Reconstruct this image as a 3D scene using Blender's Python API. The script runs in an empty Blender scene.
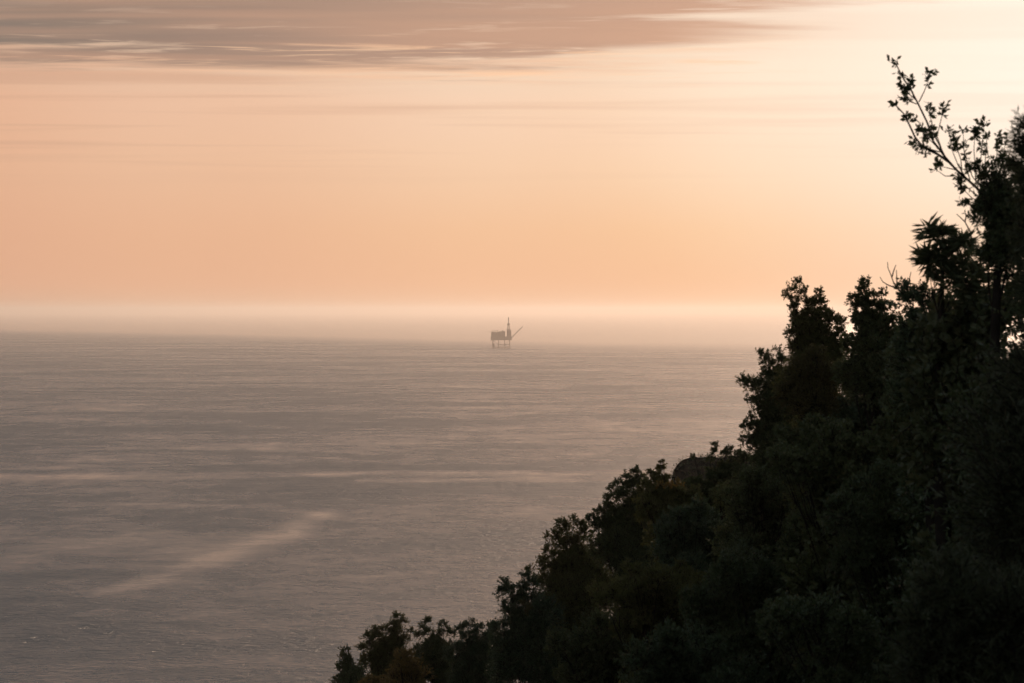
import bpy, math, random
import numpy as np
from mathutils import Vector, Matrix

SC = bpy.context.scene
COL = SC.collection
rng = np.random.default_rng(7)
random.seed(7)

# ------------------------------------------------------------------ camera
F = 3200.0                      # focal length in pixels
HORIZON = 310.0
CAMZ = 97.0
PITCH = math.atan((341.5 - HORIZON) / F)
CAM = np.array([0.0, 0.0, CAMZ])
RIGHT = np.array([1.0, 0, 0])
FWD = np.array([0, math.cos(PITCH), -math.sin(PITCH)])
UP = np.array([0, math.sin(PITCH), math.cos(PITCH)])


def at(px, py, D):
    """world point seen at photo pixel (px, py), D metres ahead"""
    d = FWD + RIGHT * ((px - 512) / F) + UP * ((341.5 - py) / F)
    return CAM + d * (D / d[1])


def on_sea(px, py):
    d = FWD + RIGHT * ((px - 512) / F) + UP * ((341.5 - py) / F)
    return CAM + d * (-CAMZ / d[2])


cam_d = bpy.data.cameras.new('camera')
cam = bpy.data.objects.new('camera', cam_d)
COL.objects.link(cam)
cam.location = CAM.tolist()
cam.rotation_euler = (math.radians(90) - PITCH, 0, 0)
cam_d.sensor_width = 36
cam_d.lens = 36 * F / 1024
cam_d.clip_start = 0.5
cam_d.clip_end = 400000
cam_d.dof.use_dof = True
cam_d.dof.focus_distance = 4000
cam_d.dof.aperture_fstop = 7.1
SC.camera = cam

# ------------------------------------------------------------------ helpers


def lin(r, g, b):
    def f(c):
        c /= 255.0
        return c / 12.92 if c <= 0.04045 else ((c + 0.055) / 1.055) ** 2.4
    return (f(r), f(g), f(b), 1.0)


def tag(o, label=None, cat=None, group=None, kind=None):
    if label: o['label'] = label
    if cat: o['category'] = cat
    if group: o['group'] = group
    if kind: o['kind'] = kind
    return o


def empty(name, loc):
    o = bpy.data.objects.new(name, None)
    o.empty_display_size = 0.5
    o.location = [float(v) for v in loc]
    COL.objects.link(o)
    return o


class MB:
    """collects vertices / faces with numpy and links them as one mesh object"""

    def __init__(self):
        self.v = []; self.f = []; self.fs = []; self.mi = []; self.n = 0; self.sm = []

    def add(self, V, Fc, mat=0, smooth=False):
        V = np.asarray(V, float).reshape(-1, 3)
        Fc = np.asarray(Fc, int)
        self.v.append(V); self.f.append((Fc + self.n).ravel())
        self.fs.append(np.full(len(Fc), Fc.shape[1], int))
        self.mi.append(np.full(len(Fc), mat, int))
        self.sm.append(np.full(len(Fc), smooth, bool))
        self.n += len(V)

    def box(self, lo, hi, mat=0):
        x0, y0, z0 = lo; x1, y1, z1 = hi
        V = [(x0, y0, z0), (x1, y0, z0), (x1, y1, z0), (x0, y1, z0),
             (x0, y0, z1), (x1, y0, z1), (x1, y1, z1), (x0, y1, z1)]
        Q = [(3, 2, 1, 0), (4, 5, 6, 7), (0, 1, 5, 4), (1, 2, 6, 5), (2, 3, 7, 6), (3, 0, 4, 7)]
        self.add(V, Q, mat)

    def tube(self, pts, radii, sides=6, mat=0):
        pts = np.asarray(pts, float)
        n = len(pts)
        radii = np.broadcast_to(np.asarray(radii, float), (n,))
        tang = np.gradient(pts, axis=0)
        tang /= np.linalg.norm(tang, axis=1)[:, None] + 1e-12
        ref = np.array([0.31, 0.93, 0.2]) if abs(tang[:, 2]).mean() > 0.7 else np.array([0.0, 0.1, 1.0])
        a = np.cross(tang, ref); a /= np.linalg.norm(a, axis=1)[:, None] + 1e-12
        b = np.cross(tang, a)
        th = np.arange(sides) * 2 * math.pi / sides
        V = pts[:, None, :] + radii[:, None, None] * (a[:, None, :] * np.cos(th)[None, :, None] + b[:, None, :] * np.sin(th)[None, :, None])
        i = np.arange(n - 1)[:, None] * sides
        j = np.arange(sides)[None, :]
        k = (j + 1) % sides
        Q = np.stack([i + j, i + k, i + sides + k, i + sides + j], -1).reshape(-1, 4)
        self.add(V.reshape(-1, 3), Q, mat, True)
        self.add(V[0], [list(range(sides))[::-1]], mat)
        self.add(V[-1], [list(range(sides))], mat)

    def build(self, name, mats, parent=None, origin=None):
        V = np.concatenate(self.v)
        if origin is not None:
            V = V - np.asarray(origin, float)
        fl = np.concatenate(self.f); fs = np.concatenate(self.fs)
        me = bpy.data.meshes.new(name)
        me.vertices.add(len(V)); me.vertices.foreach_set('co', V.astype(np.float32).ravel())
        me.loops.add(len(fl)); me.loops.foreach_set('vertex_index', fl.astype(np.int32))
        me.polygons.add(len(fs))
        st = np.concatenate([[0], np.cumsum(fs)[:-1]])
        me.polygons.foreach_set('loop_start', st.astype(np.int32))
        for m in (mats if isinstance(mats, (list, tuple)) else [mats]):
            me.materials.append(m)
        me.polygons.foreach_set('material_index', np.concatenate(self.mi).astype(np.int32))
        me.polygons.foreach_set('use_smooth', np.concatenate(self.sm))
        me.update(calc_edges=True)
        me.validate()
        o = bpy.data.objects.new(name, me)
        COL.objects.link(o)
        if parent is not None:
            o.parent = parent
        elif origin is not None:
            o.location = [float(v) for v in origin]
        return o


# ------------------------------------------------------------------ node helpers
class NT:
    def __init__(self, tree):
        self.t = tree; self.L = tree.links

    def n(self, kind, **kw):
        nd = self.t.nodes.new(kind)
        for k, v in kw.items():
            setattr(nd, k, v)
        return nd

    def put(self, sock, v):
        if isinstance(v, bpy.types.NodeSocket):
            self.L.new(v, sock)
        elif v is not None:
            sock.default_value = v

    def m(self, op, a, b=None, c=None, clamp=False):
        nd = self.n('ShaderNodeMath', operation=op, use_clamp=clamp)
        self.put(nd.inputs[0], a); self.put(nd.inputs[1], b)
        if c is not None: self.put(nd.inputs[2], c)
        return nd.outputs[0]

    def rng(self, v, a, b, c=0.0, d=1.0, smooth=False):
        nd = self.n('ShaderNodeMapRange', interpolation_type='SMOOTHSTEP' if smooth else 'LINEAR', clamp=True)
        self.put(nd.inputs[0], v); self.put(nd.inputs[1], a); self.put(nd.inputs[2], b)
        self.put(nd.inputs[3], c); self.put(nd.inputs[4], d)
        return nd.outputs[0]

    def mix(self, f, a, b, op='MIX'):
        nd = self.n('ShaderNodeMix', data_type='RGBA', blend_type=op)
        self.put(nd.inputs[0], f); self.put(nd.inputs[6], a); self.put(nd.inputs[7], b)
        return nd.outputs[2]

    def ramp(self, f, stops, ip='LINEAR'):
        nd = self.n('ShaderNodeValToRGB')
        cr = nd.color_ramp; cr.interpolation = ip
        while len(cr.elements) < len(stops): cr.elements.new(0.5)
        for e, (p, c) in zip(cr.elements, stops):
            e.position = p; e.color = c
        self.put(nd.inputs[0], f)
        return nd.outputs[0]

    def xyz(self, x, y, z):
        nd = self.n('ShaderNodeCombineXYZ')
        for s, v in zip(nd.inputs, (x, y, z)): self.put(s, v)
        return nd.outputs[0]

    def noise(self, vec, scale, detail=3.0, rough=0.5, dist=0.0):
        nd = self.n('ShaderNodeTexNoise')
        self.put(nd.inputs['Vector'], vec); nd.inputs['Scale'].default_value = scale
        nd.inputs['Detail'].default_value = detail; nd.inputs['Roughness'].default_value = rough
        nd.inputs['Distortion'].default_value = dist
        return nd.outputs[0]


# ------------------------------------------------------------------ sky and sun
SUN_AZ, SUN_EL = 0.172, 0.080      # just beyond the right edge of the picture, low over the sea
w = bpy.data.worlds.new('World'); SC.world = w; w.use_nodes = True
T = NT(w.node_tree); w.node_tree.nodes.clear()
gen = T.n('ShaderNodeTexCoord').outputs['Generated']
sep = T.n('ShaderNodeSeparateXYZ'); T.L.new(gen, sep.inputs[0])
X, Y, Z = sep.outputs
el = T.m('ARCSINE', Z)
az = T.m('ARCTAN2', X, Y)


def E(y): return (HORIZON - y) / F


def stops(tab, hi=0.11):
    return [(max(0, min(1, E(y) / hi)), lin(*c)) for y, c in tab]


fe = T.rng(el, 0.0, 0.11)
# clear afterglow colours up the sky, far from the sun and right under it
left = T.ramp(fe, stops([(310, (218, 166, 134)), (285, (227, 171, 138)), (230, (227, 173, 141)), (160, (228, 178, 146)),
                         (100, (228, 178, 148)), (60, (214, 176, 150)), (0, (186, 163, 146))]))
right = T.ramp(fe, stops([(310, (255, 197, 150)), (280, (255, 201, 154)), (230, (255, 212, 167)), (180, (254, 225, 191)),
                          (130, (254, 232, 206)), (80, (253, 238, 216)), (0, (251, 234, 214))]))
dx = T.m('SUBTRACT', az, SUN_AZ)
adx = T.m('ABSOLUTE', dx)
g = T.ramp(T.rng(adx, 0.0, 0.36), [(0, (1,) * 4), (0.25, (0.80,) * 4), (0.47, (0.53,) * 4), (0.75, (0.22,) * 4), (1, (0.0,) * 4)], 'EASE')
sky = T.mix(g, left, right)
# white veil of light round the hidden sun
dy = T.m('SUBTRACT', el, SUN_EL)
dd = T.m('SQRT', T.m('ADD', T.m('MULTIPLY', dx, dx), T.m('MULTIPLY', T.m('MULTIPLY', dy, dy), 1.3)))
halo = T.m('POWER', T.rng(dd, 0.15, 0.0), 1.5)
sky = T.mix(T.m('MULTIPLY', halo, 0.9), sky, lin(252, 249, 240))
# cloud layer: planar projection of the view direction makes long streaks low in the sky
zc = T.m('MAXIMUM', Z, 0.012)
u = T.m('DIVIDE', X, zc); v = T.m('DIVIDE', Y, zc)
cv = T.xyz(u, v, 0.0)
n1 = T.noise(T.xyz(T.m('MULTIPLY', u, 0.55), v, 3.1), 1.1, 6, 0.56, 0.6)
n2 = T.noise(T.xyz(T.m('MULTIPLY', u, 0.8), T.m('MULTIPLY', v, 1.3), 8.3), 2.6, 6, 0.6, 0.4)
n3 = T.noise(T.xyz(T.m('MULTIPLY', u, 0.30), T.m('MULTIPLY', v, 0.9), 1.7), 0.9, 3, 0.5, 0.3)
n4 = T.noise(T.xyz(T.m('MULTIPLY', u, 0.9), T.m('MULTIPLY', v, 2.0), 21.0), 1.5, 7, 0.62, 0.5)
# lower edge of the bank, climbing to the right where the bank ends
edge = T.m('ADD', 0.0772, T.m('ADD', T.rng(az, 0.0, 0.15, 0.0, 0.018, True), T.rng(az, 0.13, 0.3, 0.0, 0.02)))
h = T.m('SUBTRACT', el, edge)
bank = T.rng(T.m('ADD', h, T.m('MULTIPLY', T.m('SUBTRACT', n1, 0.5), 0.042)), -0.003, T.rng(az, -0.02, 0.1, 0.0055, 0.012), 0.0, 1.0, True)
bank = T.m('MULTIPLY', bank, T.rng(el, 0.030, 0.066, 0, 1, True))
gap = T.rng(n2, 0.56, 0.70, 0.0, 1.0, True)
gap = T.m('MULTIPLY', gap, T.rng(h, 0.022, 0.0, 0.0, 0.85))
bank = T.m('MULTIPLY', bank, T.m('SUBTRACT', 1.0, gap))
body = T.mix(T.rng(az, -0.16, 0.12), lin(120, 110, 105), lin(202, 163, 145))
body = T.mix(T.rng(n1, 0.40, 0.72, 0.0, 0.42), body, T.mix(T.rng(az, -0.16, 0.1), lin(142, 125, 115), lin(206, 170, 152)))
body = T.mix(T.rng(T.noise(T.xyz(T.m('MULTIPLY', u, 0.7), T.m('MULTIPLY', v, 1.6), 40.0), 1.4, 6, 0.6, 0.5), 0.5, 0.75, 0, 0.45), body, T.mix(T.rng(az, -0.16, 0.1), lin(110, 104, 104), lin(178, 146, 134)))
body = T.mix(T.rng(az, -0.1, -0.18, 0, 0.5), body, lin(128, 122, 116))
sky = T.mix(T.m('MULTIPLY', bank, 0.96), sky, body)
# sunlit fringe along the lower edge of the bank
fr = T.m('MULTIPLY', T.rng(T.m('ABSOLUTE', T.m('ADD', h, T.m('ADD', 0.0030, T.m('MULTIPLY', T.m('SUBTRACT', n1, 0.5), 0.008)))), 0.0052, 0.0, 0, 1, True), T.m('ADD', T.m('MULTIPLY', T.rng(n2, 0.40, 0.60, 0, 1), 0.6), T.m('MULTIPLY', T.rng(n4, 0.42, 0.6, 0, 1), 0.5)))
sky = T.mix(T.m('MULTIPLY', fr, T.rng(az, 0.10, 0.0, 0.0, 0.9)), sky, T.mix(T.rng(az, -0.16, 0.0), lin(226, 181, 153), lin(252, 210, 175)))
# a thin torn streak below the bank, and bright wisps inside it
st = T.m('MULTIPLY', T.rng(T.m('ABSOLUTE', T.m('ADD', T.m('SUBTRACT', el, 0.0762), T.m('MULTIPLY', T.m('SUBTRACT', n1, 0.5), 0.012))), 0.0034, 0.0, 0, 1, True), T.rng(az, 0.085, 0.0, 0, 0.6, True))
sky = T.mix(T.m('MULTIPLY', st, T.rng(n2, 0.38, 0.6, 0.25, 1)), sky, T.mix(T.rng(az, -0.1, 0.08), lin(196, 160, 140), lin(232, 190, 162)))
wi = T.m('MULTIPLY', T.rng(n4, 0.55, 0.70, 0, 1, True), T.m('MULTIPLY', T.rng(T.m('ABSOLUTE', T.m('SUBTRACT', el, 0.0785)), 0.011, 0.002, 0, 0.75, True), T.rng(az, 0.10, 0.05, 0, 1)))
sky = T.mix(wi, sky, T.mix(T.rng(az, -0.16, 0.0), lin(218, 178, 152), lin(250, 208, 172)))
# thin veils in the clear part
veil = T.m('MULTIPLY', T.rng(n3, 0.46, 0.66, 0, 1, True), T.m('MULTIPLY', T.rng(el, 0.035, 0.06, 0, 1, True), T.rng(az, 0.12, -0.1, 0.1, 0.55)))
sky = T.mix(veil, sky, lin(206, 162, 138))
# higher up: the grey sheet continues, dimmer towards the zenith and behind the viewer
high = T.ramp(T.rng(el, 0.09, 1.4), [(0, lin(122, 125, 129)), (0.06, lin(95, 111, 121)), (0.2, lin(80, 102, 117)), (0.5, lin(104, 120, 130)), (1, lin(124, 136, 150))])
high = T.mix(T.m('MULTIPLY', T.rng(adx, 0.27, 0.01, 0, 0.95, True), T.rng(el, 0.36, 0.09, 0, 1)), high, (2.2, 1.30, 0.88, 1))
high = T.mix(T.rng(n1, 0.4, 0.65, 0, 0.25), high, lin(132, 124, 122))
sky = T.mix(T.rng(el, 0.098, 0.15, 0, 1, True), sky, high)
sky = T.mix(T.rng(adx, 0.36, 1.1, 0, 0.75, True), sky, lin(128, 134, 144))
back = T.rng(adx, 0.35, 1.7, 1.0, 0.8, True)
back = T.m('MAXIMUM', back, T.rng(el, 0.4, 1.1, 0.0, 0.85))
sky = T.mix(1.0, sky, T.xyz(back, back, back), 'MULTIPLY')
# physical sky underneath
nis = T.n('ShaderNodeTexSky', sky_type='NISHITA', sun_disc=False)
nis.sun_elevation = SUN_EL; nis.sun_rotation = SUN_AZ
nis.air_density = 1.6; nis.dust_density = 4.0; nis.ozone_density = 1.0
tot = T.mix(1.0, sky, (10.0, 10.0, 10.0, 1), 'MULTIPLY')
tot = T.mix(0.04, tot, nis.outputs[0])
bg = T.n('ShaderNodeBackground'); T.L.new(tot, bg.inputs[0]); bg.inputs[1].default_value = 0.1
out = T.n('ShaderNodeOutputWorld'); T.L.new(bg.outputs[0], out.inputs[0])

sd = bpy.data.lights.new('sun', 'SUN'); so = bpy.data.objects.new('sun', sd); COL.objects.link(so)
sd.energy = 1.2; sd.angle = math.radians(8.5); sd.color = (1.0, 0.72, 0.52)
sdir = Vector((math.sin(SUN_AZ) * math.cos(SUN_EL), math.cos(SUN_AZ) * math.cos(SUN_EL), math.sin(SUN_EL)))
so.rotation_euler = sdir.to_track_quat('Z', 'Y').to_euler()
so.location = (30, 60, 160)

# ------------------------------------------------------------------ materials


def mat(name):
    m = bpy.data.materials.new(name); m.use_nodes = True
    m.node_tree.nodes.clear()
    return m, NT(m.node_tree)


def simple(name, col, rough=0.7, var=0.25, scale=0.3, metal=0.0):
    m, t = mat(name)
    tc = t.n('ShaderNodeTexCoord').outputs['Object']
    n = t.noise(tc, scale, 5, 0.6)
    c = t.mix(t.rng(n, 0.3, 0.7), tuple(x * (1 - var) for x in col) + (1,), tuple(min(1, x * (1 + var)) for x in col) + (1,))
    b = t.n('ShaderNodeBsdfPrincipled'); t.L.new(c, b.inputs['Base Color'])
    b.inputs['Roughness'].default_value = rough; b.inputs['Metallic'].default_value = metal
    if rough > 0.85: b.inputs['Specular IOR Level'].default_value = 0.0
    o = t.n('ShaderNodeOutputMaterial'); t.L.new(b.outputs[0], o.inputs[0])
    return m


def leafmat(name, c1, c2, trans=0.12, rough=0.5):
    m, t = mat(name)
    geo = t.n('ShaderNodeNewGeometry')
    r = geo.outputs['Random Per Island']
    n = t.noise(t.n('ShaderNodeTexCoord').outputs['Object'], 1.3, 3)
    f = t.m('ADD', t.m('MULTIPLY', r, 0.6), t.rng(n, 0.3, 0.7, 0, 0.4))
    c = t.mix(f, c1 + (1,), c2 + (1,))
    b = t.n('ShaderNodeBsdfPrincipled'); t.L.new(c, b.inputs['Base Color'])
    b.inputs['Roughness'].default_value = rough
    b.inputs['Specular IOR Level'].default_value = 0.35
    tr = t.n('ShaderNodeBsdfTranslucent'); t.L.new(c, tr.inputs[0])
    mx = t.n('ShaderNodeMixShader'); mx.inputs[0].default_value = trans
    t.L.new(b.outputs[0], mx.inputs[1]); t.L.new(tr.outputs[0], mx.inputs[2])
    o = t.n('ShaderNodeOutputMaterial'); t.L.new(mx.outputs[0], o.inputs[0])
    return m


LEAF = {
    'laurel': leafmat('laurel_leaf', (0.055, 0.077, 0.031), (0.115, 0.136, 0.052), 0.25, 0.38),
    'sprig': leafmat('sprig_leaf', (0.078, 0.086, 0.038), (0.131, 0.131, 0.055), 0.25, 0.45),
    'oak': leafmat('oak_leaf', (0.062, 0.080, 0.030), (0.136, 0.146, 0.052), 0.3),
    'myrtle': leafmat('myrtle_leaf', (0.096, 0.101, 0.031), (0.182, 0.170, 0.052), 0.35),
    'bay': leafmat('bay_leaf', (0.055, 0.080, 0.035), (0.108, 0.139, 0.062), 0.25, 0.42),
    'chestnut': leafmat('chestnut_leaf', (0.070, 0.090, 0.035), (0.122, 0.125, 0.052), 0.25),
    'heath': leafmat('heath_leaf', (0.055, 0.066, 0.030), (0.090, 0.098, 0.045), 0.25),
    'rust': leafmat('rust_leaf', (0.17, 0.115, 0.032), (0.26, 0.165, 0.045), 0.3),
    'olive': leafmat('olive_leaf', (0.080, 0.072, 0.022), (0.13, 0.105, 0.028), 0.3),
    'gold': leafmat('gold_leaf', (0.20, 0.13, 0.028), (0.32, 0.20, 0.045), 0.35),
}
BARK = simple('bark', (0.035, 0.028, 0.022), 0.9, 0.35, 6.0)

# sea -----------------------------------------------------------------
ms, t = mat('sea_water')
pos = t.n('ShaderNodeNewGeometry').outputs['Position']
sp = t.n('ShaderNodeSeparateXYZ'); t.L.new(pos, sp.inputs[0])
px, py = sp.outputs[0], sp.outputs[1]
# slow patches of calmer and rougher water drawn out across the wind
lpy = t.m('LOGARITHM', t.m('MAXIMUM', py, 50.0), math.e)
big = t.noise(t.xyz(t.m('MULTIPLY', px, 0.0024), t.m('MULTIPLY', py, 0.0030), 0.0), 1.0, 6, 0.62, 0.6)
mid = t.noise(t.xyz(t.m('MULTIPLY', px, 0.013), t.m('MULTIPLY', py, 0.0105), 4.0), 1.0, 6, 0.65, 0.4)
fine = t.noise(t.xyz(t.m('MULTIPLY', px, 0.055), t.m('MULTIPLY', py, 0.03), 14.0), 1.0, 5, 0.65, 0.4)
calm = t.m('ADD', t.rng(big, 0.36, 0.64, 0, 0.42, True), t.m('ADD', t.rng(mid, 0.38, 0.68, 0, 0.33, True), t.rng(fine, 0.38, 0.66, -0.05, 0.30)))


def slick(pts, widths, wob, strength):
    """distance field of a ribbon of oily calm water through sea points"""
    best = None
    nx = t.m('MULTIPLY', t.m('SUBTRACT', t.noise(t.xyz(t.m('MULTIPLY', px, 0.02), t.m('MULTIPLY', py, 0.006), 9.0), 1.0, 4, 0.6), 0.5), wob)
    for (a, b, wd) in zip(pts[:-1], pts[1:], widths):
        ax, ay = a[0], a[1]; bx, by = b[0] - a[0], b[1] - a[1]
        # compress depth so the ribbon is measured in the proportions of the water's surface streaks
        k = 0.16
        by *= k
        ll = bx * bx + by * by
        qx = t.m('SUBTRACT', px, ax); qy = t.m('MULTIPLY', t.m('SUBTRACT', py, ay), k)
        h_ = t.m('DIVIDE', t.m('ADD', t.m('MULTIPLY', qx, bx), t.m('MULTIPLY', qy, by)), ll, clamp=True)
        ex = t.m('SUBTRACT', qx, t.m('MULTIPLY', h_, bx)); ey = t.m('SUBTRACT', qy, t.m('MULTIPLY', h_, by))
        d = t.m('SQRT', t.m('ADD', t.m('MULTIPLY', ex, ex), t.m('MULTIPLY', ey, ey)))
        d = t.m('DIVIDE', t.m('ADD', d, nx), wd)
        best = d if best is None else t.m('MINIMUM', best, d)
    return t.m('MULTIPLY', t.rng(t.m('ADD', best, t.m('MULTIPLY', t.m('SUBTRACT', fine, 0.5), 1.5)), 1.3, 0.1, 0.0, strength, True), t.rng(mid, 0.33, 0.58, 0.85, 1.0))


P = [on_sea(*p) for p in [(100, 592), (150, 579), (200, 564), (248, 549), (283, 535), (300, 524), (320, 516)]]
s1 = slick(P, [6.0, 9.0, 12.0, 13.0, 12.0, 10.0], 10.0, 0.42)
P = [on_sea(*p) for p in [(20, 555), (150, 552), (225, 551)]]
s2 = slick(P, [13.0, 13.0], 18.0, 0.34)
P = [on_sea(*p) for p in [(-60, 477), (180, 476), (420, 473), (640, 474)]]
s3 = slick(P, [7.0, 8.0, 9.0], 9.0, 0.55)
P = [on_sea(*p) for p in [(360, 481), (520, 480), (640, 481)]]
s4 = slick(P, [5, 5], 7, 0.45)
calm = t.m('ADD', calm, t.m('ADD', t.m('ADD', s1, s2), t.m('ADD', s3, s4)), clamp=True)
# beyond the wind line, far out, the water lies smooth
line = t.m('ADD', 7300.0, t.m('MULTIPLY', t.m('MINIMUM', px, 300.0), -2.3))
line = t.m('ADD', line, t.m('MULTIPLY', t.m('SUBTRACT', big, 0.5), 900.0))
far = t.rng(t.m('SUBTRACT', py, line), -1300.0, 3200.0, 0.0, 1.0, True)
calm = t.m('MAXIMUM', calm, far)
# waves
w1 = t.noise(t.xyz(t.m('MULTIPLY', px, 0.28), t.m('MULTIPLY', py, 0.27), 0.0), 1.0, 5, 0.62, 0.5)
w2 = t.noise(t.xyz(t.m('MULTIPLY', px, 0.060), t.m('MULTIPLY', py, 0.055), 2.0), 1.0, 4, 0.55, 0.3)
hgt = t.m('ADD', t.m('MULTIPLY', w1, 3.2), t.m('MULTIPLY', w2, 4.0))
bmp = t.n('ShaderNodeBump'); bmp.inputs['Distance'].default_value = 1.0
t.L.new(hgt, bmp.inputs['Height'])
t.put(bmp.inputs['Strength'], t.rng(calm, 0, 1, 0.85, 0.08))
b = t.n('ShaderNodeBsdfPrincipled')
b.inputs['Base Color'].default_value = (0.004, 0.074, 0.098, 1)
t.put(b.inputs['Roughness'], t.rng(calm, 0, 1, 0.36, 0.17))
b.inputs['IOR'].default_value = 1.333
t.L.new(bmp.outputs[0], b.inputs['Normal'])
o = t.n('ShaderNodeOutputMaterial'); t.L.new(b.outputs[0], o.inputs[0])

m = MB()
S = 110000.0
xs = np.array([-S, -20000, -4000, -1000, 0, 1000, 4000, 20000, S])
ys = np.array([-3000, 0, 500, 1500, 4000, 9000, 25000, 60000, S])
gx, gy = np.meshgrid(xs, ys)
V = np.stack([gx, gy, gx * 0], -1).reshape(-1, 3)
nx_ = len(xs)
Q = [(j * nx_ + i, j * nx_ + i + 1, (j + 1) * nx_ + i + 1, (j + 1) * nx_ + i) for j in range(len(ys) - 1) for i in range(nx_ - 1)]
m.add(V, Q)
sea = tag(m.build('sea', ms), 'grey pink evening sea with calm slicks reaching the hazy horizon', 'sea', kind='structure')

# haze -----------------------------------------------------------------
mh, t = mat('sea_haze')
pv = t.n('ShaderNodeVolumePrincipled')
pv.inputs['Color'].default_value = (0.98, 0.885, 0.81, 1)
pv.inputs['Density'].default_value = 5.2e-5
pv.inputs['Anisotropy'].default_value = 0.62
o = t.n('ShaderNodeOutputMaterial'); t.L.new(pv.outputs[0], o.inputs['Volume'])
mh.cycles.homogeneous_volume = True if hasattr(mh.cycles, 'homogeneous_volume') else None
m = MB()
m.box((-S - 500, -3500, -1.0), (S + 500, S + 500, CAMZ + 52))
haze = tag(m.build('haze', mh), 'pale evening sea haze veiling the horizon and the far platform', 'haze', kind='stuff')

# ------------------------------------------------------------------ hillside


def ground(x, y):
    x = np.asarray(x, float); y = np.asarray(y, float)
    s = -x + 0.35 * y
    z = CAMZ - 1.75 - 0.45 * np.where(s > 0, s, s * 0.6)
    z = z + 0.5 * np.sin(x * 0.31 + 1.3) * np.sin(y * 0.23) * np.clip((np.hypot(x, y) - 4) / 10, 0, 1)
    return np.maximum(z, -4.0)


m = MB()
gx, gy = np.meshgrid(np.linspace(-260, 330, 119), np.linspace(-60, 620, 137))
V = np.stack([gx, gy, ground(gx, gy)], -1).reshape(-1, 3)
V[:, 2] += rng.normal(0, 0.12, len(V)) * (V[:, 1] > 15)
n_ = gx.shape[1]
i = np.arange(gx.shape[0] - 1)[:, None] * n_ + np.arange(n_ - 1)[None, :]
i = i.ravel()
m.add(V, np.stack([i, i + 1, i + n_ + 1, i + n_], -1), 0, True)
soil = simple('scrubby_soil', (0.045, 0.042, 0.026), 0.95, 0.4, 0.8)
tag(m.build('hillside', soil), 'steep dark hillside dropping to the sea under the trees', 'hillside', kind='structure')

# the dark rounded headland shoulder beyond the trees
c = at(691, 457.5, 230)
m = MB()
gx, gy = np.meshgrid(np.linspace(-6, 40, 185), np.linspace(-30, 30, 61))
W = 1.35
prof = np.where(gx < 0, (1 - np.clip(-gx / W, 0, 1) ** 2.2) ** 0.5, 1.0)
zz = prof * 1.6 + np.clip(gx, 0, 60) * 0.03 - 1.6
zz = np.where(gx < -W, -1.6 + (gx + W) * 2.5, zz) - np.abs(gy) * 0.35
zz = zz + 0.06 * np.sin(gx * 2.1 + gy) + 0.05 * np.sin(gx * 4.7 + 1) * np.cos(gy * 1.9) + rng.normal(0, 0.03, gx.shape)
V = np.stack([gx + c[0], gy + c[1], zz + c[2]], -1).reshape(-1, 3)
n_ = gx.shape[1]
i = (np.arange(gx.shape[0] - 1)[:, None] * n_ + np.arange(n_ - 1)[None, :]).ravel()
m.add(V, np.stack([i, i + 1, i + n_ + 1, i + n_], -1), 0, True)
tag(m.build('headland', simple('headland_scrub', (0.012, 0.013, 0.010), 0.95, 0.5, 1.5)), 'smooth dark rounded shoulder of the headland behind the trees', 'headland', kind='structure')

HEAD = V[(np.abs(gy.ravel()) < 8) & (gx.ravel() > -2.2) & (gx.ravel() < 12)]

# ------------------------------------------------------------------ trees
STY = {   # leaf length, width ratio, leaves per twig, droop, twig length factor, forward lean
    'laurel': (0.055, 0.40, 11, 0.0, 1.0, 0.75),
    'sprig': (0.062, 0.52, 11, 0.0, 1.0, 0.6),
    'oak': (0.052, 0.58, 11, 0.0, 1.0, 0.65),
    'chestnut': (0.150, 0.15, 9, 0.30, 0.55, 0.55),
    'heath': (0.060, 0.15, 18, 0.05, 1.9, 0.9),
    'rust': (0.065, 0.45, 12, 0.0, 0.9, 0.5),
    'myrtle': (0.046, 0.54, 12, 0.0, 1.0, 0.8),
    'bay': (0.058, 0.46, 11, 0.05, 1.1, 0.7),
    'olive': (0.062, 0.42, 11, 0.0, 1.0, 0.7),
    'gold': (0.060, 0.50, 9, 0.0, 0.8, 0.6),
}


D_NOW = 30; TWIG = 1.0


def unit(a):
    return a / (np.linalg.norm(a, axis=-1, keepdims=True) + 1e-12)


def leaves(mb, base, axis, length, wr, mi=0):
    n = len(base)
    axis = unit(axis)
    r = rng.normal(size=(n, 3)); r[:, 2] *= 0.6
    side = unit(np.cross(axis, r)); nor = np.cross(side, axis)
    L = length[:, None]
    wv = L * wr * 0.5 * rng.uniform(0.8, 1.2, (n, 1))
    fold = wv * rng.uniform(0.1, 0.7, (n, 1))
    m1 = base + axis * L * 0.5
    V = np.stack([base, m1 - side * wv + nor * fold, base + axis * L - nor * fold * 0.4, m1 + side * wv + nor * fold], 1)
    Q = np.arange(n * 4).reshape(n, 4)
    mb.add(V.reshape(-1, 3), Q, mi)


def twigs(mb, p0, p1, r0, mi=1):
    """many thin three-sided twigs at once"""
    n = len(p0)
    ax = unit(p1 - p0)
    ref = np.tile([0.37, 0.21, 0.9], (n, 1))
    a = unit(np.cross(ax, ref)); b = np.cross(ax, a)
    th = np.arange(3) * 2 * math.pi / 3
    ring = a[:, None, :] * np.cos(th)[None, :, None] + b[:, None, :] * np.sin(th)[None, :, None]
    rr = np.broadcast_to(np.asarray(r0, float), (n,))[:, None, None]
    V = np.concatenate([p0[:, None, :] + ring * rr, p1[:, None, :] + ring * rr * 0.4], 1)
    base = (np.arange(n) * 6)[:, None, None]
    q = np.array([[0, 1, 4, 3], [1, 2, 5, 4], [2, 0, 3, 5]])[None]
    mb.add(V.reshape(-1, 3), (base + q).reshape(-1, 4), mi)


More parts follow.
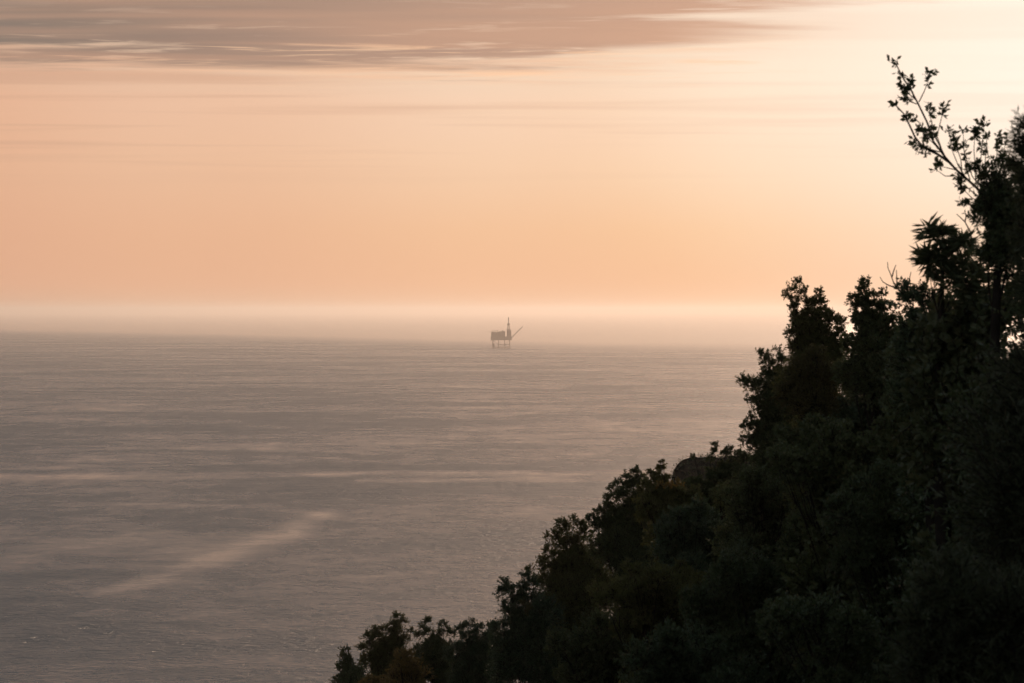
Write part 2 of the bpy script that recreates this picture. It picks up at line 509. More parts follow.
def leafy_twigs(mb, p0, p1, style, size=1.0, start=0.25, count=None):
    L, wr, K, droop, tf, lean = STY[style]
    if count: K = count
    n = len(p0)
    twigs(mb, p0, p1, 0.0035 * size + 0.002)
    d = p1 - p0
    f = np.linspace(start, 1.0, K)[None, :] + rng.uniform(-0.05, 0.05, (n, K))
    f = np.clip(f, 0, 1)
    base = p0[:, None, :] + d[:, None, :] * f[..., None]
    perp = rng.normal(size=(n, K, 3))
    dn = unit(d)[:, None, :]
    perp = unit(perp - (perp * dn).sum(-1, keepdims=True) * dn)
    axis = dn * (lean * (0.4 + 0.9 * f[..., None])) + perp
    axis[..., 2] -= droop
    ln = L * size * rng.uniform(0.65, 1.25, (n, K))
    leaves(mb, base.reshape(-1, 3), axis.reshape(-1, 3), ln.ravel(), wr)


def fill_lobe(mb, c, r, style, size, px_r, depth=3.6, squash=1.0, upbias=0.35, shoots=0):
    if D_NOW > 40: size = size * 0.95
    L, wr, K, droop, tf, lean = STY[style]
    area = math.pi * r * r
    leaf_a = (L * size) ** 2 * wr * 0.5 * 0.6
    n_t = int(1.1 * depth * area / leaf_a / K)
    n_t = max(6, min(n_t, 2600))
    ncl = max(5, int(10 + px_r * 0.9))
    cc = unit(rng.normal(size=(ncl, 3))) * (rng.uniform(0, 1, (ncl, 1)) ** 0.40) * r * 0.76
    cr = r * rng.uniform(0.22, 0.46, ncl)
    k = rng.integers(0, ncl, n_t)
    q = cc[k] + unit(rng.normal(size=(n_t, 3))) * (rng.uniform(0, 1, (n_t, 1)) ** 0.5) * cr[k][:, None]
    q[:, 2] *= squash
    dirn = unit(q + np.array([0, 0, 0.25 * r])) + rng.normal(size=(n_t, 3)) * 0.55
    dirn[:, 2] += upbias
    ln = np.clip(r * 0.45, 0.09, 0.40) * tf * TWIG * rng.uniform(0.4, 1.4, (n_t, 1))
    p0 = c + q * 0.92; p1 = p0 + unit(dirn) * ln
    leafy_twigs(mb, p0, p1, style, size)
    if shoots:
        a = unit(rng.normal(size=(shoots, 3)) * [1, 1, 0.35] + [0, 0, 0.55])
        s0 = c + a * r * 0.7
        dirn = a * 0.6 + np.array([0, 0, 0.8]) + rng.normal(size=(shoots, 3)) * 0.25
        s1 = s0 + unit(dirn) * np.clip(r * 0.5, 0.07, 0.30) * rng.uniform(0.6, 1.3, (shoots, 1))
        leafy_twigs(mb, s0, s1, style, size, 0.2, int(K * 1.3))


def curve(a, b, bow, n=7):
    tt = np.linspace(0, 1, n)[:, None]
    return a + (b - a) * tt + np.asarray(bow) * (np.sin(tt * math.pi))


def make_tree(name, label, cat, D, lobes, style='oak', size=1.0, depth=3.4, skirt=True, shoots=3, sprigs=None,
              bare=None, accent=None, squash=1.0):
    """lobes: (px, py, radius in px[, metres nearer or farther]); the trunk stands on the hillside below"""
    global D_NOW, TWIG
    TWIG = rng.uniform(0.75, 1.35); size *= rng.uniform(0.85, 1.2)
    D_NOW = D
    sc = D / F
    L3 = []
    for lb in lobes:
        dz = lb[3] if len(lb) > 3 else rng.uniform(-0.6, 0.6) * lb[2] * sc
        c = at(lb[0], lb[1], D + dz)
        L3.append((c, lb[2] * sc * (D + dz) / D, lb[2]))
    if D > 40 and len(L3) > 6:            # inner boughs between the outer ones and the heart of the crown
        mid_ = np.average([l[0] for l in L3], axis=0, weights=[l[1] ** 2 for l in L3])
        for (c, r, pr) in list(L3):
            q = c + (mid_ - c) * 0.45
            L3.append((q + [0, rng.uniform(-.2, .5) * r, -0.3 * r], r * 0.95, pr))
    ctr = np.average([l[0] for l in L3], axis=0, weights=[l[1] ** 2 for l in L3])
    top = max(L3, key=lambda l: l[0][2])
    bx, by = ctr[0] + 0.25, ctr[1] + 0.1
    bz = float(ground(bx, by)) - 0.12
    base = np.array([bx, by, bz])
    root = empty(name, base)
    tag(root, label, cat, 'trees growing on the hillside' if cat == 'tree' else 'shrubs growing on the hillside')
    H = top[0][2] - bz
    tr = MB()
    tip = np.array([ctr[0] * 0.4 + top[0][0] * 0.6, ctr[1] * 0.5 + top[0][1] * 0.5, bz + H * (0.86 if D > 40 else 0.95)])
    rad = max(0.03, 0.022 * H + 0.02)
    tp = curve(base, tip, [rng.uniform(-.25, .25), rng.uniform(-.2, .2), 0], 10)
    tr.tube(tp, np.linspace(rad, rad * 0.12, 10), 7)
    cr = MB()
    for (c, r, pr) in L3:
        # limb from the trunk into the lobe
        f = np.clip((c[2] - bz - r * 0.9 - np.hypot(*(c - ctr)[:2]) * 0.6) / max(H, 0.1), 0.08, 0.92)
        j = int(f * 9); a = tp[j]
        if np.linalg.norm(c - a) > 0.15:
            lr = max(0.008, min(rad * 0.5, r * 0.06))
            tr.tube(curve(a, c + [0, 0, r * 0.4], [rng.uniform(-.1, .1), 0, -0.12 * np.linalg.norm(c - a) * rng.uniform(0.2, 1)], 7), np.linspace(lr, lr * 0.3, 7), 5)
            for q in range(4):
                e = c + unit(rng.normal(size=3) + [0, 0, 0.6]) * r * 0.85
                s = a + (c - a) * rng.uniform(0.6, 0.95)
                tr.tube(curve(s, e, rng.normal(size=3) * 0.04, 5), np.linspace(lr * 0.45, lr * 0.12, 5), 4)
        fill_lobe(cr, c, r, style, size, pr, depth, squash, shoots=shoots)
    if skirt:
        lowest = min(l[0][2] - l[1] for l in L3)
        z = lowest
        w_ = max(0.5, np.mean([l[1] for l in L3]) * 1.5)
        while z > bz + 0.3:
            r = w_ * rng.uniform(0.75, 1.1)
            for q in range(2):
                c = np.array([bx + rng.uniform(-.7, .7) * w_, by + rng.uniform(-.7, .7) * w_, z - r * 0.2])
                fill_lobe(cr, c, r, style if style in ('heath', 'laurel', 'bay', 'myrtle') else 'oak', size * 1.5, 30, 2.0)
            z -= r * 1.0
    if sprigs:
        for pts, f0 in sprigs:
            pw = np.array([at(p[0], p[1], D + (p[2] if len(p) > 2 else 0)) for p in pts])
            n = len(pw)
            cr.tube(pw, np.linspace(1.05, 0.45, n) * (0.013 if n > 5 else 0.006), 5, 1)
            if f0 is None: continue
            seg = np.concatenate([[0], np.cumsum(np.linalg.norm(np.diff(pw, axis=0), axis=1))])
            tot = seg[-1]
            # leaf whorls from f0 to the tip
            N = max(3, int((1 - f0) * tot / 0.030))
            cl = np.sort(rng.uniform(f0 * tot, tot, max(2, N // 3))); cl[-1] = tot
            s = np.sort(np.clip(np.repeat(cl, 3) + rng.normal(0, 0.016, len(cl) * 3), 0, tot))
            q = np.stack([np.interp(s, seg, pw[:, k]) for k in range(3)], 1)
            dr = unit(np.stack([np.interp(s + 0.01, seg, pw[:, k]) - np.interp(s - 0.03, seg, pw[:, k]) for k in range(3)], 1))
            q2 = q + dr * 0.03 + rng.normal(size=q.shape) * 0.02
            leafy_twigs(cr, q, q2, 'sprig', 0.95, -0.2, 4); leafy_twigs(cr, q[::2], q2[::2] + rng.normal(size=q2[::2].shape) * 0.02, 'sprig', 0.75, 0.0, 3)
    crown = cr.build('crown', [LEAF[style], BARK], root, base)
    tr.build('trunk', BARK, root, base)
    if accent:
        st2, lbs, lab = accent
        for lb in lbs:
            am = MB()
            fill_lobe(am, at(lb[0], lb[1], D - 0.5), lb[2] * sc * 0.8, st2, size, 1, 3.0)
            tag(am.build('foliage_patch', [LEAF[st2], BARK], root, base), lab)
    if bare:
        bm_ = MB()
        for pts in bare:
            pw = np.array([at(p[0], p[1], D) for p in pts])
            bm_.tube(pw, np.linspace(0.009, 0.004, len(pw)), 5)
        tag(bm_.build('bare_branch', BARK, root, base), 'leafless forked twigs')
    return root


# the tall tree at the right with the long sprig reaching up and left
SPR = [
    ([(984, 200), (978, 189), (967, 179), (956, 169.5), (946, 158), (933.4, 141.4), (927, 122), (918, 103.4), (911, 90), (904, 79.5), (900, 72), (896.5, 65)], 0.84),
    ([(918, 103.4), (913, 95), (911, 88), (911, 81)], 0.25),
    ([(916, 100), (909, 94), (903, 87)], 0.55),
    ([(917, 104), (911, 102), (906, 99)], 0.7),
    ([(919, 102), (924, 92), (928, 82), (929.5, 74)], 0.62),
    ([(949, 162), (936, 153), (922, 146), (915, 137), (909, 124), (904, 114), (896.5, 106)], 0.72),
    ([(938, 149), (929, 135), (922, 127), (916, 119)], 0.6),
    ([(944, 156), (937, 140), (932, 126), (929, 108)], 0.72),
    ([(944, 156), (937, 136), (940, 124), (942, 116), (943, 106)], 0.72),
    ([(946, 158), (936, 146), (928, 138), (921, 130)], 0.55),
    ([(946, 158), (940, 146), (934, 136), (931, 129)], 0.6),
    ([(940, 152), (930, 149), (921, 148), (915, 143)], 0.6),
    ([(952, 166), (944, 158), (931, 152), (924, 146)], 0.75),
    ([(966, 178), (958, 165), (952, 150), (949, 131)], 0.6),
    ([(970, 180), (966, 166), (964, 150), (963, 131)], 0.5),
    ([(962, 175), (961, 160), (957, 148), (956, 140)], 0.55),
    ([(976, 184), (975, 166), (974, 150), (975, 131)], 0.45),
    ([(978, 184), (980, 166), (982, 148), (984, 126)], 0.55),
    ([(980, 186), (985, 165), (986, 150), (987, 137)], 0.45),
    ([(990, 182), (995, 166), (997, 152), (1000, 138)], 0.45),
    ([(990, 184), (1000, 170), (1004, 156), (1005, 144)], 0.4),
    ([(980, 186), (972, 176), (969, 165), (966, 158)], 0.5),
    ([(978, 196), (970, 190), (964, 184), (960, 178)], 0.35),
    ([(980, 202), (972, 198), (966, 192), (961, 186)], 0.35),
    ([(982, 208), (974, 206), (968, 203), (965, 202)], 0.4),
    ([(956, 170), (948, 168), (940, 166)], 0.85),
    ([(952, 176), (945, 176), (938, 171)], None),
    ([(964, 190), (958, 187), (953, 183)], None),
    ([(930, 153), (922, 154), (914, 149)], None),
]
make_tree('laurel_tree', 'tall dark tree at right with one long leafy sprig reaching into the bright sky', 'tree', 30,
          [(1000, 196, 19), (1006, 214, 22), (990, 205, 13), (984, 216, 10), (1010, 176, 12), (990, 182, 9), (1000, 164, 7), (976, 172, 5),
           (992, 234, 11), (1006, 244, 22), (1018, 225, 26), (980, 212, 4), (1018, 262, 26), (990, 262, 16)],
          'laurel', 0.95, 2.9, True, 5, SPR)
make_tree('heath_tree', 'feathery fine leaved tree rising at the right edge behind the leafy sprig', 'tree', 24,
          [(1032, 134, 12), (1032, 124, 6), (1030, 148, 13), (1028, 160, 14), (1034, 185, 22), (1040, 230, 26), (1040, 280, 28), (1042, 132, 10)],
          'heath', 1.0, 2.4, True, 5)
make_tree('chestnut_tree', 'tree with long narrow drooping leaves in a tuft against the glowing sky', 'tree', 33,
          [(934, 236, 9), (942, 240, 9), (929, 264, 5), (938, 262, 11), (952, 264, 13), (957, 250, 7), (964, 246, 5), (945, 280, 14), (965, 275, 15), (975, 290, 20)],
          'chestnut', 1.1, 2.2, True, 5,
          bare=[[(972, 240), (970, 231), (965, 222), (961, 218), (956.5, 214)], [(965, 222), (966, 217), (965.5, 213)]])
make_tree('leafy_tree', 'broad dark tree with bare forked twigs poking up between two crowns', 'tree', 37,
          [(908, 292, 6), (904, 302, 7), (913, 303, 9), (925, 292, 4), (930, 305, 9), (940, 312, 18), (915, 325, 14), (928, 335, 22),
           (955, 330, 26), (905, 340, 9), (925, 372, 34), (965, 375, 38), (910, 395, 24), (985, 330, 28)],
          'bay', 0.8, 2.9, True, 4,
          bare=[[(914, 306), (905, 297), (897, 288), (893, 281), (891, 275), (888, 268), (887.6, 262)], [(897, 287), (896.8, 279), (896.4, 270)],
                [(892, 277), (894, 270), (896, 265)], [(896, 288), (888, 285), (883, 282), (880, 277)], [(907, 290), (909, 281), (911, 272)],
                [(928, 296), (925, 288), (922, 281)], [(925, 288), (927, 282)]])
make_tree('holm_oak', 'narrow dark tree with a pointed leafy top standing against the orange sky', 'tree', 46,
          [(865, 284, 4), (863, 291, 5.5), (868, 297, 6), (855, 301, 6), (862, 308, 9), (872, 308, 8), (882, 297, 4), (884, 308, 7), (866, 322, 14), (882, 325, 14),
           (872, 345, 20), (893, 345, 12), (878, 380, 32), (852, 345, 9), (850, 372, 16), (896, 322, 6), (898, 336, 9), (902, 356, 12), (908, 352, 10)],
          'oak', 0.85, 3.2, True, 4)
make_tree('holm_oak', 'loose leafy tree with a double top left of the pointed one', 'tree', 51,
          [(797, 284, 4.5), (790, 292, 5), (803, 292, 5), (794, 301, 5), (808, 305, 7), (819, 293, 3.5), (818, 303, 7), (812, 315, 10), (824, 315, 9), (806, 322, 8),
           (796, 316, 6), (792, 308, 5), (795, 326, 6), (800, 331, 8), (815, 333, 15), (832, 322, 8), (841, 322, 5), (840, 335, 9), (835, 350, 14), (791, 335, 5), (797, 347, 9), (808, 360, 20), (830, 375, 24), (800, 385, 24)],
          'myrtle', 0.85, 3.1, True, 3)
make_tree('brown_shrub', 'olive brown shrub glowing faintly in front of the double topped tree', 'shrub', 47,
          [(815, 360, 12), (800, 372, 14), (822, 380, 16), (795, 395, 18), (815, 405, 22), (838, 372, 9)], 'olive', 0.8, 2.8, False, 3)
make_tree('holm_oak', 'bushy tree whose leafy boughs jut left over the paler sea', 'tree', 56,
          [(764, 355, 5), (768, 363, 7), (778, 352, 3.5), (781, 362, 6), (775, 374, 11), (743, 380, 4), (751, 384, 6), (760, 388, 9), (765, 378, 7), (757, 401, 6), (749, 402, 3),
           (772, 396, 14), (785, 385, 14), (772, 410, 8), (788, 408, 14), (750, 420, 5), (747, 428, 5), (757, 428, 7), (768, 432, 9), (788, 428, 16), (766, 462, 14), (778, 474, 22), (745, 441, 5), (754, 443, 8), (769, 446, 14), (785, 440, 18), (800, 460, 24)],
          'oak', 0.85, 3.0, True, 2)
make_tree('dark_shrub', 'low dark shrub with small upright tufts just right of the rounded headland', 'shrub', 66,
          [(714, 446, 3), (715, 452, 3.5), (710, 458, 3.5), (724, 455, 4), (730, 451, 5), (738, 455, 5), (744, 458, 6), (730, 466, 9), (720, 476, 11), (742, 475, 14), (760, 480, 16), (725, 495, 18), (693, 457, 2), (702, 486, 10), (690, 486, 9), (712, 476, 8), (708, 505, 16), (740, 505, 18)],
          'oak', 0.9, 3.0, True, 2)
make_tree('golden_tipped_tree', 'spiky tree with a few golden leaves beside the rounded headland', 'tree', 61,
          [(662, 464, 2.5), (661, 470, 4), (651, 474, 3), (656, 480, 7), (667, 480, 5), (645, 486, 8), (660, 492, 12), (676, 494, 9), (650, 508, 16), (680, 512, 18), (694, 495, 8)],
          'myrtle', 0.85, 3.1, True, 4, accent=('gold', [(668, 486, 4.5), (676, 483, 4), (660, 486, 3)], 'golden leaves'))
make_tree('oak_tree', 'rounded tree in the middle of the slope, left of the golden tipped tree', 'tree', 66,
          [(634, 474, 5.5), (627, 479, 5), (641, 478, 5), (620, 484, 5), (613, 489, 4), (634, 486, 9), (622, 495, 9), (610, 500, 6), (640, 500, 12), (605, 508, 5), (600, 514, 6), (615, 514, 12),
           (592, 519, 5), (602, 526, 10), (630, 522, 18), (655, 535, 20), (620, 550, 24), (600, 545, 14), (640, 575, 26)],
          'oak', 0.9, 3.1, True, 2)
make_tree('oak_tree', 'ragged tree halfway down the slope with boughs stepping down to the left', 'tree', 71,
          [(573, 521, 4), (561, 524, 4.5), (580, 525, 5), (567, 530, 7), (584, 534, 8), (556, 534, 4), (559, 542, 7), (548, 537, 3), (572, 546, 11), (548, 551, 4.5), (555, 555, 7),
           (543, 560, 4), (540, 566, 5), (551, 568, 8), (566, 568, 14), (585, 560, 14), (530, 571, 4), (540, 580, 9), (560, 592, 18), (585, 600, 24), (596, 568, 14), (606, 586, 18), (572, 622, 26)],
          'myrtle', 0.9, 3.1, True, 2)
make_tree('small_tree', 'small tree with a dense tuft at its left shoulder low on the slope', 'tree', 68,
          [(505, 585, 5), (509, 592, 7), (501, 594, 3.5), (525, 577, 4), (531, 584, 7), (522, 590, 6), (518, 602, 9), (503, 606, 4), (509, 612, 7), (532, 604, 12), (545, 615, 16), (520, 625, 14), (500, 627, 8), (535, 650, 28), (505, 645, 14), (512, 670, 22), (565, 660, 26)],
          'bay', 0.9, 3.2, True, 2, accent=('olive', [(524, 607, 5)], 'olive brown leaves'))
make_tree('leafy_shrub', 'dark leafy shrub between the lowest tree and the line of tufted shrubs', 'shrub', 75,
          [(470, 624, 4), (462, 628, 5), (478, 627, 4.5), (489, 627, 4), (470, 636, 9), (486, 640, 8), (492, 632, 3), (475, 655, 16), (495, 660, 18), (455, 652, 11), (468, 678, 18), (490, 685, 18)],
          'bay', 0.78, 3.1, True, 2)
make_tree('leafy_shrub', 'shrub with thin upright tufts letting sea light through, low on the slope', 'shrub', 79,
          [(421, 626, 3), (428, 622, 4), (427, 632, 5), (443, 624, 3.5), (447, 630, 4), (437, 634, 6), (419, 636, 4), (452, 634, 4), (432, 648, 10), (447, 652, 11), (420, 652, 9), (438, 670, 16), (422, 672, 14), (455, 676, 14)],
          'oak', 0.78, 3.0, True, 2)
make_tree('leafy_shrub', 'tallest shrub of the lowest row with one tuft above the rest', 'shrub', 82,
          [(398, 617, 4), (402, 622, 3.5), (394, 624, 4.5), (398, 632, 7), (385, 630, 5), (376, 630, 4), (378, 637, 6), (368, 637, 4.5), (370, 645, 6), (387, 643, 9), (404, 640, 6), (411, 632, 3), (378, 656, 10), (397, 660, 12), (361, 650, 4), (366, 660, 8), (384, 676, 14), (404, 680, 14)],
          'myrtle', 0.78, 3.1, True, 2)
make_tree('leafy_shrub', 'leftmost shrub, a small dark one at the foot of the slope', 'shrub', 80,
          [(346, 651, 3.5), (343, 658, 4), (349, 660, 4), (341, 667, 4.5), (350, 670, 6), (358, 672, 5), (345, 680, 7), (338, 680, 4)],
          'oak', 0.78, 3.0, True, 2)
make_tree('golden_shrub', 'golden brown rounded shrub in front of the tallest shrub of the lowest row', 'shrub', 76,
          [(400, 656, 6), (408, 655, 5), (412, 664, 6), (401, 668, 8), (416, 672, 5)], 'rust', 0.9, 2.6, True, 0)
make_tree('golden_shrub', 'small golden brown dome of a shrub at the bottom edge of the picture', 'shrub', 74,
          [(370, 681, 6), (378, 683, 5), (363, 685, 5), (371, 690, 8)], 'rust', 0.9, 2.6, True, 0)
# dark trees that fill the slope
FILL = [
    (44, (925, 430, 42), 'oak', 'dark tree filling the slope below the bare forked twigs'),
    (48, (865, 425, 34), 'bay', 'dark tree directly under the pointed tree'),
    (44, (830, 455, 38), 'oak', 'dark tree on the slope below the olive brown shrub'),
    (34, (985, 420, 46), 'myrtle', 'dark tree near the right edge below the tall one'),
    (54, (765, 510, 40), 'oak', 'dark tree on the slope below the boughs that jut left'),
    (58, (700, 545, 38), 'bay', 'dark tree on the slope under the rounded headland'),
    (42, (880, 510, 46), 'laurel', 'dark glossy leaved tree in the middle of the right hand slope'),
    (50, (815, 545, 42), 'oak', 'dark tree deep in the shaded middle of the slope'),
    (56, (655, 600, 40), 'myrtle', 'dark tree below the rounded tree in the middle of the slope'),
    (58, (600, 645, 36), 'oak', 'dark tree at the bottom edge beneath the ragged tree'),
    (48, (745, 600, 48), 'laurel', 'dark glossy leaved shrub low in the shaded slope'),
    (44, (690, 665, 44), 'bay', 'dark shrub at the bottom edge, right of the lowest dark trees'),
    (38, (820, 640, 50), 'laurel', 'dark glossy leaved shrub at the bottom edge left of the feathery bushes'),
]
for D, (x, y, r), st, lab in FILL:
    lb = [(x, y, r * 0.85)]
    for q in range(16):
        a = rng.uniform(0, 2 * math.pi)
        k = rng.uniform(0.7, 1.35)
        lb.append((x + math.cos(a) * r * k, y + (math.sin(a) if math.sin(a) > 0 else 0.62 * math.sin(a)) * r * k, r * rng.uniform(0.16, 0.5), rng.uniform(-1.0, 0.8)))
    make_tree('dark_tree' if 'tree' in lab.split(' on ')[0].split(' below ')[0] else 'dark_shrub', lab, 'tree' if ' tree' in lab[:24] else 'shrub', D, lb, st, 1.05, 2.6, True, 5)
make_tree('feathery_bush', 'faint green feathery bush near the right edge, upper of the two', 'bush', 25,
          [(1005, 480, 28), (1030, 500, 34), (990, 500, 14), (1012, 530, 30), (1035, 560, 30)], 'heath', 1.1, 2.6, True, 10)
make_tree('feathery_bush', 'faint olive feathery bush in the lower right corner', 'bush', 22,
          [(940, 590, 24), (960, 605, 30), (925, 625, 22), (985, 640, 44), (940, 660, 40), (1015, 620, 40), (955, 570, 12)], 'heath', 1.1, 2.6, True, 10)

# scrub that carpets the hillside under the trees
m = MB()
n = 26000
y = rng.uniform(14, 130, n); x = (rng.uniform(-0.16, 0.24, n)) * y + rng.normal(0, 1, n)
keep = x > -0.052 * y
x, y = x[keep], y[keep]
p = np.stack([x, y, ground(x, y) - 0.05], -1)
dirn = rng.normal(size=p.shape) * 0.45 + [0, 0, 1]
leafy_twigs(m, p, p + unit(dirn) * rng.uniform(0.25, 0.8, (len(p), 1)), 'oak', 2.2, 0.2, 6)
tag(m.build('undergrowth', [LEAF['oak'], BARK]), 'dark leafy scrub carpeting the hillside between the trunks', 'undergrowth', kind='stuff')

m = MB()
p = HEAD[rng.integers(0, len(HEAD), 2600)] + rng.normal(0, 0.1, (2600, 3)) * [1, 1, 0.3] - [0, 0, 0.08]
leafy_twigs(m, p, p + unit(rng.normal(size=p.shape) * 0.5 + [0, 0, 1]) * rng.uniform(0.12, 0.42, (2600, 1)), 'myrtle', 2.4, 0.1, 6)
tag(m.build('headland_scrub', [LEAF['bay'], BARK]), 'low dark scrub covering the rounded headland', 'scrub', kind='stuff')

# ------------------------------------------------------------------ offshore platform
PB = on_sea(501, 347.6)
PD = PB[1]
K = PD / F                                      # metres per pixel out there
steel = simple('weathered_steel', (0.06, 0.052, 0.048), 0.7, 0.3, 0.05)
clad = simple('platform_cladding', (0.085, 0.076, 0.07), 0.75, 0.3, 0.08)
dark = simple('dark_steel', (0.03, 0.027, 0.025), 0.7, 0.3, 0.05)
plat = empty('oil_platform', (PB[0], PB[1], 0))
tag(plat, 'offshore gas platform with tower, mast and flare boom, far out on the hazy sea', 'oil platform')


def pxy(x, y): return (x - 501) * K, (347.6 - y) * K      # photo pixel to platform metres


def beam(mb, a, b, r, s=6): mb.tube([a, b], [r, r], s)


xl, _ = pxy(493.0, 0); xr, _ = pxy(509.6, 0)
xm1, _ = pxy(498.6, 0); xm2, _ = pxy(504.6, 0)
zd0 = pxy(0, 340.2)[1]; zd1 = pxy(0, 336.4)[1]
DY = 16.0
for lx in (xl, xm1, xm2, xr):
    for ly in (-DY, DY):
        m = MB(); beam(m, (lx * 1.03, ly * 1.1, -12), (lx, ly, zd0), 1.15, 8); m.build('leg', steel, plat)
zb = pxy(0, 344.6)[1]
for zz in (zb, pxy(0, 347.0)[1]):
    for ly in (-DY, DY):
        m = MB(); beam(m, (xl if zz < 4 else xm1, ly, zz), (xr, ly, zz), 0.8); m.build('brace', steel, plat)
    for lx in (xl, xm1, xm2, xr):
        m = MB(); beam(m, (lx, -DY, zz), (lx, DY, zz), 0.6); m.build('brace', steel, plat)
for ly in (-DY, DY):
    for xa, xb in ((xl, xm1), (xr, xm2)):
        m = MB(); beam(m, (xa, ly, zd0), (xb, ly, zb), 0.35); m.build('diagonal_brace', steel, plat)
m = MB()                                        # boat landing fender on the left leg
x0, z0 = pxy(492.2, 347.0); x1, z1 = pxy(494.6, 343.4)
m.box((x0, -DY - 3, z0), (x1, -DY + 3, z1)); m.build('boat_landing', steel, plat)
# lower deck, railings
x0 = pxy(490.6, 0)[0]; x1 = pxy(511.9, 0)[0]
m = MB(); m.box((x0, -DY - 4, zd0), (x1, DY + 4, zd0 + 1.2)); m.box((x0 + .5, -DY - 3, zd0 + 1.2), (x1 - .5, DY + 3, zd1 - 1.0))
m.box((x0, -DY - 4, zd1 - 1.0), (x1, DY + 4, zd1))
for k in range(12):
    xx = x0 + 1 + (x1 - x0 - 2) * k / 11
    m.box((xx - .25, -DY - 3.8, zd0 + 1.2), (xx + .25, -DY - 3.2, zd1 - 1.0))
m.build('deck', clad, plat)


def block(name, xa, ya, xb, yb, dy0, dy1, mt=clad, ribs=0):
    a, z1_ = pxy(xa, ya); b_, z0_ = pxy(xb, yb)
    m = MB(); m.box((a, dy0, z0_), (b_, dy1, z1_))
    for k in range(ribs):
        xx = a + (b_ - a) * (k + .5) / ribs
        m.box((xx - .3, dy0 - .5, z0_ + .2), (xx + .3, dy0 - 0.003, z1_ - .2))
    return m.build(name, mt, plat)


block('process_module', 491.2, 332.2, 497.4, 336.405, -DY - 2, DY, clad, 5)
block('process_module', 497.45, 331.9, 501.0, 336.405, -DY, DY + 2, clad, 3)
block('accommodation_block', 501.05, 331.2, 505.1, 336.405, -DY - 3, DY - 2, clad, 4)
block('derrick_house', 506.8, 330.6, 511.2, 336.405, -8, 8, clad, 3)
m = MB()
a, z = pxy(488.6, 332.0); b_, _ = pxy(495, 0)
th = np.arange(8) * math.pi / 4 + math.pi / 8
cx = (a + b_) / 2
for (r_, zz) in ((8.2, z + .1),):
    ring = np.stack([cx + r_ * np.cos(th), -8 + r_ * np.sin(th), np.full(8, zz)], -1)
    m.add(np.concatenate([ring, ring + [0, 0, .7]]), [(k, (k + 1) % 8, 8 + (k + 1) % 8, 8 + k) for k in range(8)])
    m.add(ring + [0, 0, .7], [list(range(8))]); m.add(ring, [list(range(8))[::-1]])
m.build('helideck', clad, plat)
# derrick: tapering lattice over the house, mast with a drum and antenna
m = MB()
xa, za = pxy(506.9, 330.6); xb, zb = pxy(510.6, 330.6)
xt0, zt = pxy(507.6, 325.6); xt1, _ = pxy(509.2, 0)
lev = 4
for k in range(lev + 1):
    f = k / lev
    A = xa + (xt0 - xa) * f; B = xb + (xt1 - xb) * f; zz = za + (zt - za) * f; yy = 5 * (1 - f) + 2 * f
    cr_ = [(A, -yy, zz), (B, -yy, zz), (B, yy, zz), (A, yy, zz)]
    for q in range(4):
        beam(m, cr_[q], cr_[(q + 1) % 4], .35, 5)
        if k: beam(m, prev[q], cr_[q], .55, 5); beam(m, prev[q], cr_[(q + 1) % 4], .3, 5)
    prev = cr_
m.box((xa + 1.0, -4, za), (xb - 1.6, 4, za + 3.2))
m.build('derrick', steel, plat)
xm, zt2 = pxy(508.5, 317.2)
m = MB(); m.tube([(xm, 0, zt), (xm, 0, pxy(0, 322)[1]), (xm, 0, zt2)], [1.5, 1.2, .9], 6)
for y_ in (319.5, 321):
    m.box((xm - 1.7, -.5, pxy(0, y_)[1]), (xm + 1.7, .5, pxy(0, y_)[1] + 1.2))
m.box((xm - 1.2, -1.2, pxy(0, 320)[1]), (xm + 1.2, 1.2, pxy(0, 317.6)[1]))
m.build('mast', dark, plat)
m = MB(); zz = pxy(0, 324.3)[1]
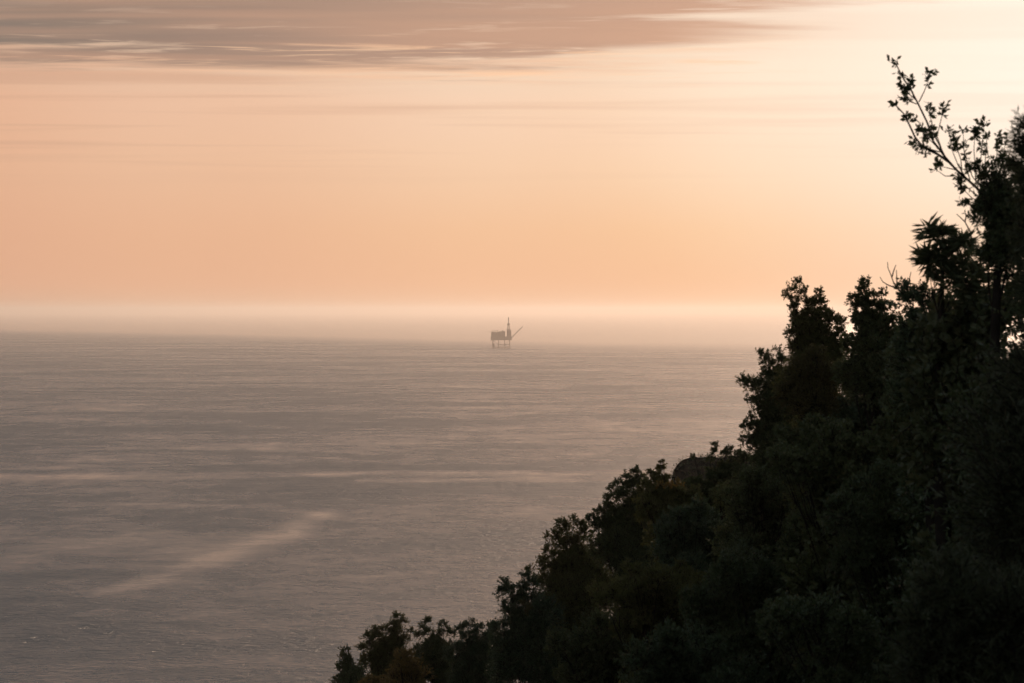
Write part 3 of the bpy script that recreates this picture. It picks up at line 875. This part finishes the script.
m.tube([(xm, 0, zz - 2.6), (xm, 0, zz - 2.2), (xm, 0, zz + 2.2), (xm, 0, zz + 2.6)], [1.8, 3.5, 3.5, 1.8], 10)
m.build('crown_block', dark, plat)
# flare boom
m = MB()
xa, za = pxy(511.6, 338.0); xb, zb = pxy(522.8, 326.6)
pr = None
for k in range(9):
    f = k / 8
    c0 = np.array([xa + (xb - xa) * f, 0, za + (zb - za) * f]); s = 1.5 * (1 - f) + .7 * f
    tri = [c0 + [0, -s, -s * .5], c0 + [0, s, -s * .5], c0 + [-s * .7, 0, s]]
    for q in range(3):
        beam(m, tri[q], tri[(q + 1) % 3], .28, 4)
        if pr is not None: beam(m, pr[q], tri[q], .42, 5); beam(m, pr[q], tri[(q + 1) % 3], .25, 4)
    pr = tri
m.build('flare_boom', steel, plat)
for (xa_, xb_, yt, y0_, y1_) in ((491.8, 493.2, 331.2, -9, -3), (494.4, 495.6, 331.4, 2, 9), (499.2, 500.6, 331.1, -6, 2), (502.0, 503.4, 330.4, -12, -7)):
    block('roof_unit', xa_, yt, xb_, 332.195 if xa_ < 497 else (331.895 if xa_ < 501 else 331.195), y0_, y1_, dark)
m = MB()
xa, za = pxy(497.5, 331.9)
beam(m, (xa, -10, za), (xa, -10, za + 4), .9); beam(m, (xa, -10, za + 3.5), (xa - 17, -13, za + 4.5), .4)
m.box((xa - 1.3, -11.3, za + 2.2), (xa + 1.3, -8.7, za + 4.4)); m.build('crane', dark, plat)

# ------------------------------------------------------------------ render settings
SC.render.engine = 'CYCLES'
cy = SC.cycles
cy.use_denoising = True
try: cy.denoiser = 'OPENIMAGEDENOISE'
except Exception: pass
cy.max_bounces = 5; cy.diffuse_bounces = 2; cy.glossy_bounces = 2; cy.transmission_bounces = 3
cy.volume_bounces = 1; cy.transparent_max_bounces = 4
cy.sample_clamp_indirect = 3; cy.sample_clamp_direct = 2
cy.use_adaptive_sampling = True; cy.adaptive_threshold = 0.01
vs = SC.view_settings
vs.view_transform = 'Standard'; vs.look = 'None'; vs.exposure = 0; vs.gamma = 1; vs.use_curve_mapping = False
